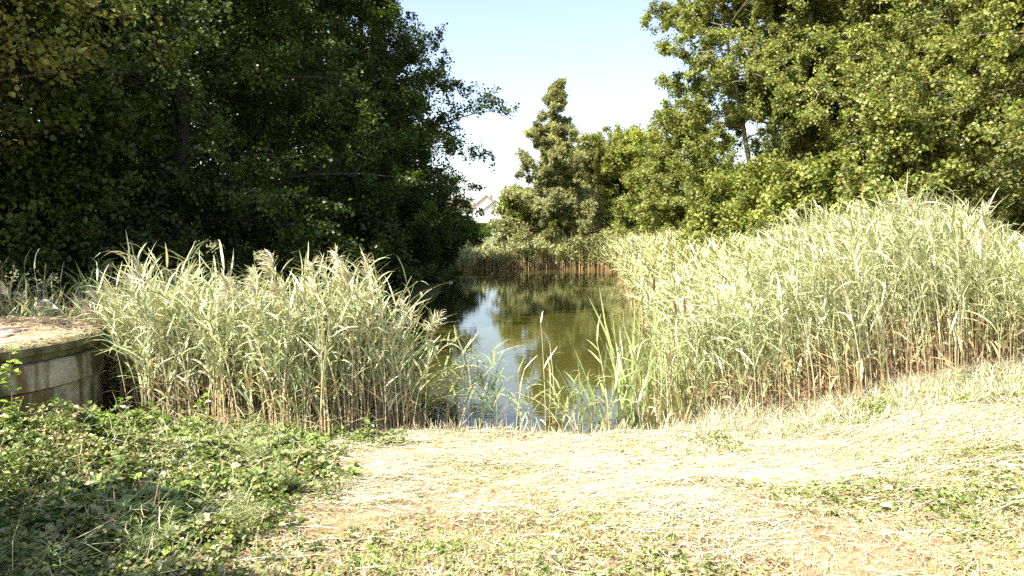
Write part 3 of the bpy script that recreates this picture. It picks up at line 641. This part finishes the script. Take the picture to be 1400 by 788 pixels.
for k in range(NB):
    a0 = 2*math.pi*k/NB+.25; a1 = a0+2*math.pi/NB-.006
    closed_ring('wall_block', pit, [(PR, .675), (PR, .895), (PR-.02, .91), (PR-.3, .91), (PR-.3, .675)], a0, a1, 30)
for k in range(3):
    a0 = 2*math.pi*k/3+2.0; a1 = a0+2*math.pi/3-.006
    closed_ring('coping_block', pit, [(PR-.045, .915), (PR-.035, .96), (PR+.012, .985), (PR+.012, 1.045), (PR-.03, 1.06), (PR-.34, 1.06), (PR-.34, .915)], a0, a1, 40, M_MOSS)
ac = Acc(); aa = np.linspace(0, 2*math.pi, 49)[:-1]; rr_ = np.linspace(.02, PR-.33, 6)
X = rr_[:, None]*np.cos(aa); Y = rr_[:, None]*np.sin(aa); Z = 1.045+.03*vnoise(X+5, Y+5, 3.)
i = np.arange(5)[:, None]*48; j = np.arange(48)[None]; j2 = (j+1) % 48
M_TOP = noise_mat('sandy_top', (.42, .27, .16), (.62, .48, .33), 9, .95, .6)
ac.add(np.stack([X, Y, Z], -1), np.stack([i+j, i+48+j, i+48+j2, i+j2], -1), V3(0, 0, 0)); link('sand_fill', ac.mesh('sand_fill', M_TOP), pit)
# straw on top
r = np.random.default_rng(620); n = 5200; rad_ = np.sqrt(r.random(n))*(PR+.01); an = r.uniform(0, 6.28, n)
P = np.c_[PIT[0]+rad_*np.cos(an), PIT[1]+rad_*np.sin(an), 1.068+r.random(n)**2*.035]; az_ = r.uniform(0, 6.28, n); L = r.uniform(.03, .16, n)
d = np.c_[np.cos(az_), np.sin(az_), r.normal(0, .06, n)]; pts = P[:, None]+d[:, None]*(np.linspace(-.5, .5, 3)[None, :, None]*L[:, None, None])
ac = Acc(); strips(ac, pts, norm(np.c_[-d[:, 1], d[:, 0], r.normal(0, .3, n)])[:, None], np.array([.7, 1, .4])[None]*r.uniform(.002, .005, n)[:, None], pick([(.62, .50, .34), (.55, .38, .24), (.72, .62, .48)], [3, 3, 2], n, r))
link('dry_clippings', ac.mesh('dry_clippings', M_STRAW), kind='stuff', label='dry brown clippings covering the top of the round concrete wall')

def box_mesh(name, x0, x1, y0, y1, z0, z1, mat, bev=0.):
    import bmesh
    me = bpy.data.meshes.new(name); bm = bmesh.new()
    vs_ = [bm.verts.new((x, y, z)) for x in (x0, x1) for y in (y0, y1) for z in (z0, z1)]
    for f in ((0, 1, 3, 2), (4, 6, 7, 5), (0, 4, 5, 1), (2, 3, 7, 6), (0, 2, 6, 4), (1, 5, 7, 3)): bm.faces.new([vs_[i] for i in f])
    if bev: bmesh.ops.bevel(bm, geom=bm.edges[:], offset=bev, segments=1, affect='EDGES')
    bmesh.ops.recalc_face_normals(bm, faces=bm.faces); bm.to_mesh(me); bm.free(); me.materials.append(mat); return me
M_SLAB = noise_mat('grey_slab', (.20, .17, .17), (.34, .30, .30), 9, .9, .5)
sl = link('stone_slab', box_mesh('stone_slab', -.22, .22, -.3, .3, 0, .016, M_SLAB, .004), None, (-4.85, 6.75, 1.072), label='flat grey slab lying on top of the round concrete wall', category='slab')
sl.rotation_euler = (0, 0, .3)

# brambles arching in front of the wall
def bramble(label, x, y, h, lean, seed, nleaf=34):
    r = np.random.default_rng(seed); root = thing('bramble_shoot', label, 'plant', (x, y, float(gz(x, y))), 'bramble shoots'); a = Acc()
    st = curves(np.zeros((1, 3)), np.array([[lean[0], lean[1], 1.]]), np.array([h]), 12, .06, .04, r); tubes(a, st, np.linspace(.004, .0015, 13)[None], V3(.30, .16, .09)[None], 5)
    link('stem', a.mesh('stem', M_BARK, True), root)
    a = Acc(); idx = np.zeros(nleaf, int); P, T = along(st, idx, r.uniform(.15, 1, nleaf)); az_ = r.uniform(0, 6.28, nleaf)
    for k in range(3):
        D = np.c_[np.cos(az_+k*.9-.9), np.sin(az_+k*.9-.9), r.normal(.1, .2, nleaf)]; L = .055*r.uniform(.6, 1.2, nleaf)
        leaves(a, P+norm(D)*.02, D, np.c_[r.normal(0, .3, (nleaf, 2)), np.ones(nleaf)], L, L*.42, vary((.20, .30, .05), nleaf, r, .08, .2), .3)
    link('leaves', a.mesh('leaves', M_HERB), root)
bramble('reddish bramble shoot with fresh leaves rising in front of the round concrete wall', -3.45, 4.95, .85, (-.05, .0), 611)
bramble('shorter bramble shoot leaning right against the round concrete wall', -3.25, 5.2, .5, (.5, .1), 612, 22)
bramble('leafy shoot standing against the shaded feet of the left reeds', -2.75, 6.2, .42, (.1, 0), 613, 16)

# single stems and sticks on the bank
def stick(label, name, cat, pts, rad, col, seed=0):
    p = np.array([pts], float); p[0, :, 2] += gz(p[0, :, 0], p[0, :, 1]); a = Acc(); k = p.shape[1]
    o_ = p[0, 0].copy(); p[0] -= o_
    tubes(a, p, np.linspace(rad, rad*.5, k)[None], V3(*col)[None], 6)
    link(name, a.mesh(name, M_BARK, True), None, tuple(o_), label=label, category=cat, group='fallen stems on the bank')
stick('curved rust-brown dry stem lying in the centre foreground straw', 'dry_stem', 'stem', [(.12, 3.85, .02), (.2, 4.0, .05), (.32, 4.1, .06), (.5, 4.14, .05), (.62, 4.13, .02)], .005, (.30, .15, .07))
stick('short orange twig at the edge of the brambles', 'dry_stem', 'stem', [(-1.62, 5.0, .06), (-1.5, 4.95, .07), (-1.38, 4.9, .05)], .008, (.5, .2, .1))
stick('grey-brown bent twig between the weeds of the right bank', 'dry_stem', 'stem', [(1.9, 4.35, .04), (2.1, 4.4, .07), (2.3, 4.36, .05), (2.42, 4.28, .02)], .006, (.22, .15, .08))
stick('long pale stalk lying across the right foreground', 'dry_stem', 'stem', [(1.95, 3.75, .03), (2.15, 3.77, .035), (2.4, 3.78, .03)], .005, (.75, .72, .6))
0 and stick('dead branch sloping out of the right reeds', 'dead_branch', 'branch', [(3.3, 6.95, .1), (3.9, 7.0, .42), (4.6, 7.15, .75), (5.2, 7.3, .9)], .008, (.55, .5, .36))
for k, (lb, x, y, s, c) in enumerate([
    ('broad pale dead leaf on the right bank, the larger one', 2.15, 4.15, .07, (.50, .38, .26)), ('curled cream leaf lying right of the grass patch', 2.35, 4.5, .06, (.55, .50, .34)),
    ('small orange leaf on the cut weeds of the right bank', 2.75, 5.35, .06, (.8, .28, .08)), ('yellow leaf cluster fleck on the right slope', 1.55, 4.6, .06, (.6, .6, .08)),
    ('pinkish dead leaf lying on the brambles', -1.62, 4.1, .06, (.55, .40, .30))]):
    a = Acc(); leaves(a, np.zeros((1, 3)), np.array([[1, .4*k-1, .1]]), np.array([[.2, -.5, 1]]), np.array([s]), np.array([s*.4]), V3(*c)[None], .4)
    link('fallen_leaf', a.mesh('fallen_leaf', M_HERB), None, (x, y, float(gz(x, y))+(.06 if x > 0 else .3)), label=lb, category='leaf', group='fallen leaves')

# ------------------------------------------------------------------ far houses, hedge, railing
def simple_mat(name, col, rough=.8): return noise_mat(name, tuple(np.array(col)*.93), tuple(np.minimum(np.array(col)*1.05, 1)), 1.5, rough, .1)
M_WHITE = simple_mat('white_render', (.78, .77, .74)); M_ROOF = noise_mat('brown_roof_tiles', (.17, .12, .10), (.26, .19, .15), 3, .8, .4)
M_DARK = simple_mat('dark_roofing', (.06, .065, .08), .6); M_WOODT = simple_mat('verge_board', (.22, .16, .12))
m_, t, out = new_mat('window_glass'); p_ = N(t, 'ShaderNodeBsdfPrincipled'); p_.inputs['Base Color'].default_value = (.05, .07, .10, 1); p_.inputs['Roughness'].default_value = .08
t.links.new(p_.outputs[0], out.inputs[0]); M_GLASS = m_
def poly_prism(name, pts2, y0, y1, mat, parent):
    """polygon in x,z extruded along y"""
    import bmesh
    me = bpy.data.meshes.new(name); bm = bmesh.new()
    A = [bm.verts.new((x, y0, z)) for x, z in pts2]; Bv = [bm.verts.new((x, y1, z)) for x, z in pts2]
    bm.faces.new(A); bm.faces.new(Bv[::-1]); n = len(A)
    for i in range(n): bm.faces.new((A[i], Bv[i], Bv[(i+1) % n], A[(i+1) % n]))
    bmesh.ops.recalc_face_normals(bm, faces=bm.faces); bm.to_mesh(me); bm.free(); me.materials.append(mat); return link(name, me, parent)
def gable(parent, cx, y0, y1, half, eave, ridge, over=.45, th=.28, base=0.):
    poly_prism('wall', [(cx-half, base), (cx+half, base), (cx+half, eave), (cx, ridge), (cx-half, eave)], y0, y1, M_WHITE, parent)
    s = (ridge-eave)/half; e = half+over
    out = None
    pts = [(cx-e, ridge-s*e+.02), (cx, ridge+.02), (cx+e, ridge-s*e+.02), (cx+e, ridge-s*e+th), (cx, ridge+th*1.15), (cx-e, ridge-s*e+th)]
    return poly_prism('roof', pts, y0-.4, y1+.3, M_ROOF, parent)
def window(parent, x0, x1, z0, z1, y):
    f = link('window', None, parent)
    bpy.data.objects.remove(f)
    fr = link('window', box_mesh('window', x0-.1, x1+.1, y-.06, y+.05, z0-.1, z1+.1, M_WHITE), parent)
    link('pane', box_mesh('pane', x0, x1, y-.09, y-.062, z0, z1, M_GLASS), fr)
HY = 200
hs = thing('white_house', 'white rendered house with two stepped gables in the gap between the trees', 'house', (0, HY, .6))
gable(hs, -4.6, 0, 9, 3.9, 4.4, 7.45)
rf = gable(hs, -7.1, 4, 14, 4.3, 5.3, 8.9)
link('chimney', box_mesh('chimney', -6.1, -5.5, 7, 7.6, 7.6, 9.4, M_ROOF), rf)
window(hs, -5.7, -4.9, 3.8, 4.8, 0); window(hs, -3.4, -2.5, 3.7, 4.8, 0)
lw = link('extension_wall', box_mesh('extension_wall', -8.4, -1.2, -3.5, -.02, 0, 1.5, M_WHITE), hs)
link('extension_roof', box_mesh('extension_roof', -6.0, -1.8, -4.2, -.05, 1.52, 2.5, M_DARK), hs)
h2 = thing('brown_roofed_house', 'brown-roofed house half hidden behind the dark left trees', 'house', (0, 150, .6))
poly_prism('wall', [(-16, 0), (-8.3, 0), (-8.3, 4.6), (-16, 4.6)], 0, 8, M_WHITE, h2)
poly_prism('roof', [(-16.6, 4.5), (-7.3, 4.5), (-10.2, 6.4), (-16.6, 6.8)], -.6, 8.6, M_ROOF, h2)

def hedge(name, label, x0, x1, y0, y1, h, n, col, seed, leaf=.13):
    r = np.random.default_rng(seed); z0 = float(gz((x0+x1)/2, y0)); root = thing(name, label, 'hedge', ((x0+x1)/2, (y0+y1)/2, z0)); wx = (x1-x0)/2; wy = (y1-y0)/2
    p = r.uniform(-1, 1, (n, 3)); ax = r.integers(0, 3, n); sg = np.where(r.random(n) < .5, -1, 1); sg[ax == 2] = 1
    p[np.arange(n), ax] = sg*r.uniform(.86, 1.03, n)
    P = p*[wx, wy, h/2]+[0, 0, h/2]; a = Acc(); L = leaf*r.uniform(.6, 1.2, n)
    leaves(a, P, r.normal(0, 1, (n, 3)), r.normal(0, .6, (n, 3))+V3(0, 0, .6), L, L*.45, vary(col, n, r), .2, True)
    link('foliage', a.mesh('foliage', M_BRIGHT), root)
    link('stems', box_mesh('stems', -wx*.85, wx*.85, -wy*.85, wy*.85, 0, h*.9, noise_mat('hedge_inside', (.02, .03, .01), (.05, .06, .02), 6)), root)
hedge('clipped_hedge', 'square clipped green hedge left of the white house gap', -4.6, -1.95, 80, 83, 1.5, 9000, (.11, .20, .035), 701)
hedge('low_hedge', 'light olive hedge in front of the white house', -2.2, 1.2, 96, 98, 1.3, 8000, (.16, .19, .06), 702)
M_PALE = simple_mat('pale_metal', (.7, .7, .7), .5)
gr = thing('guard_rail', 'low pale rail along the road beyond the pond', 'rail', (0, 78, float(gz(-1, 78))))
link('beam', box_mesh('beam', -2.2, 2.2, -.04, .04, .28, .55, M_PALE, .01), gr)
for x in (-2.0, -.7, .6, 1.9): link('post', box_mesh('post', x-.05, x+.05, .05, .13, -.1, .5, M_PALE), gr)
lp_ = thing('lamp_post', 'thin grey post standing by the rail in front of the white house', 'post', (-.82, 79, float(gz(-1, 79))))
a = Acc(); tubes(a, np.array([[[0, 0, 0], [0, 0, 1.0], [0, 0, 1.95]]], float), np.array([[.07, .06, .05]]), V3(.4, .4, .4)[None], 8); link('pole', a.mesh('pole', M_PALE, True), lp_)
a = Acc(); tubes(a, np.array([[[0, 0, 1.95], [0, 0, 2.0], [0, 0, 2.06]]], float), np.array([[.09, .1, .03]]), V3(.4, .4, .4)[None], 8); link('cap', a.mesh('cap', M_PALE, True), lp_)
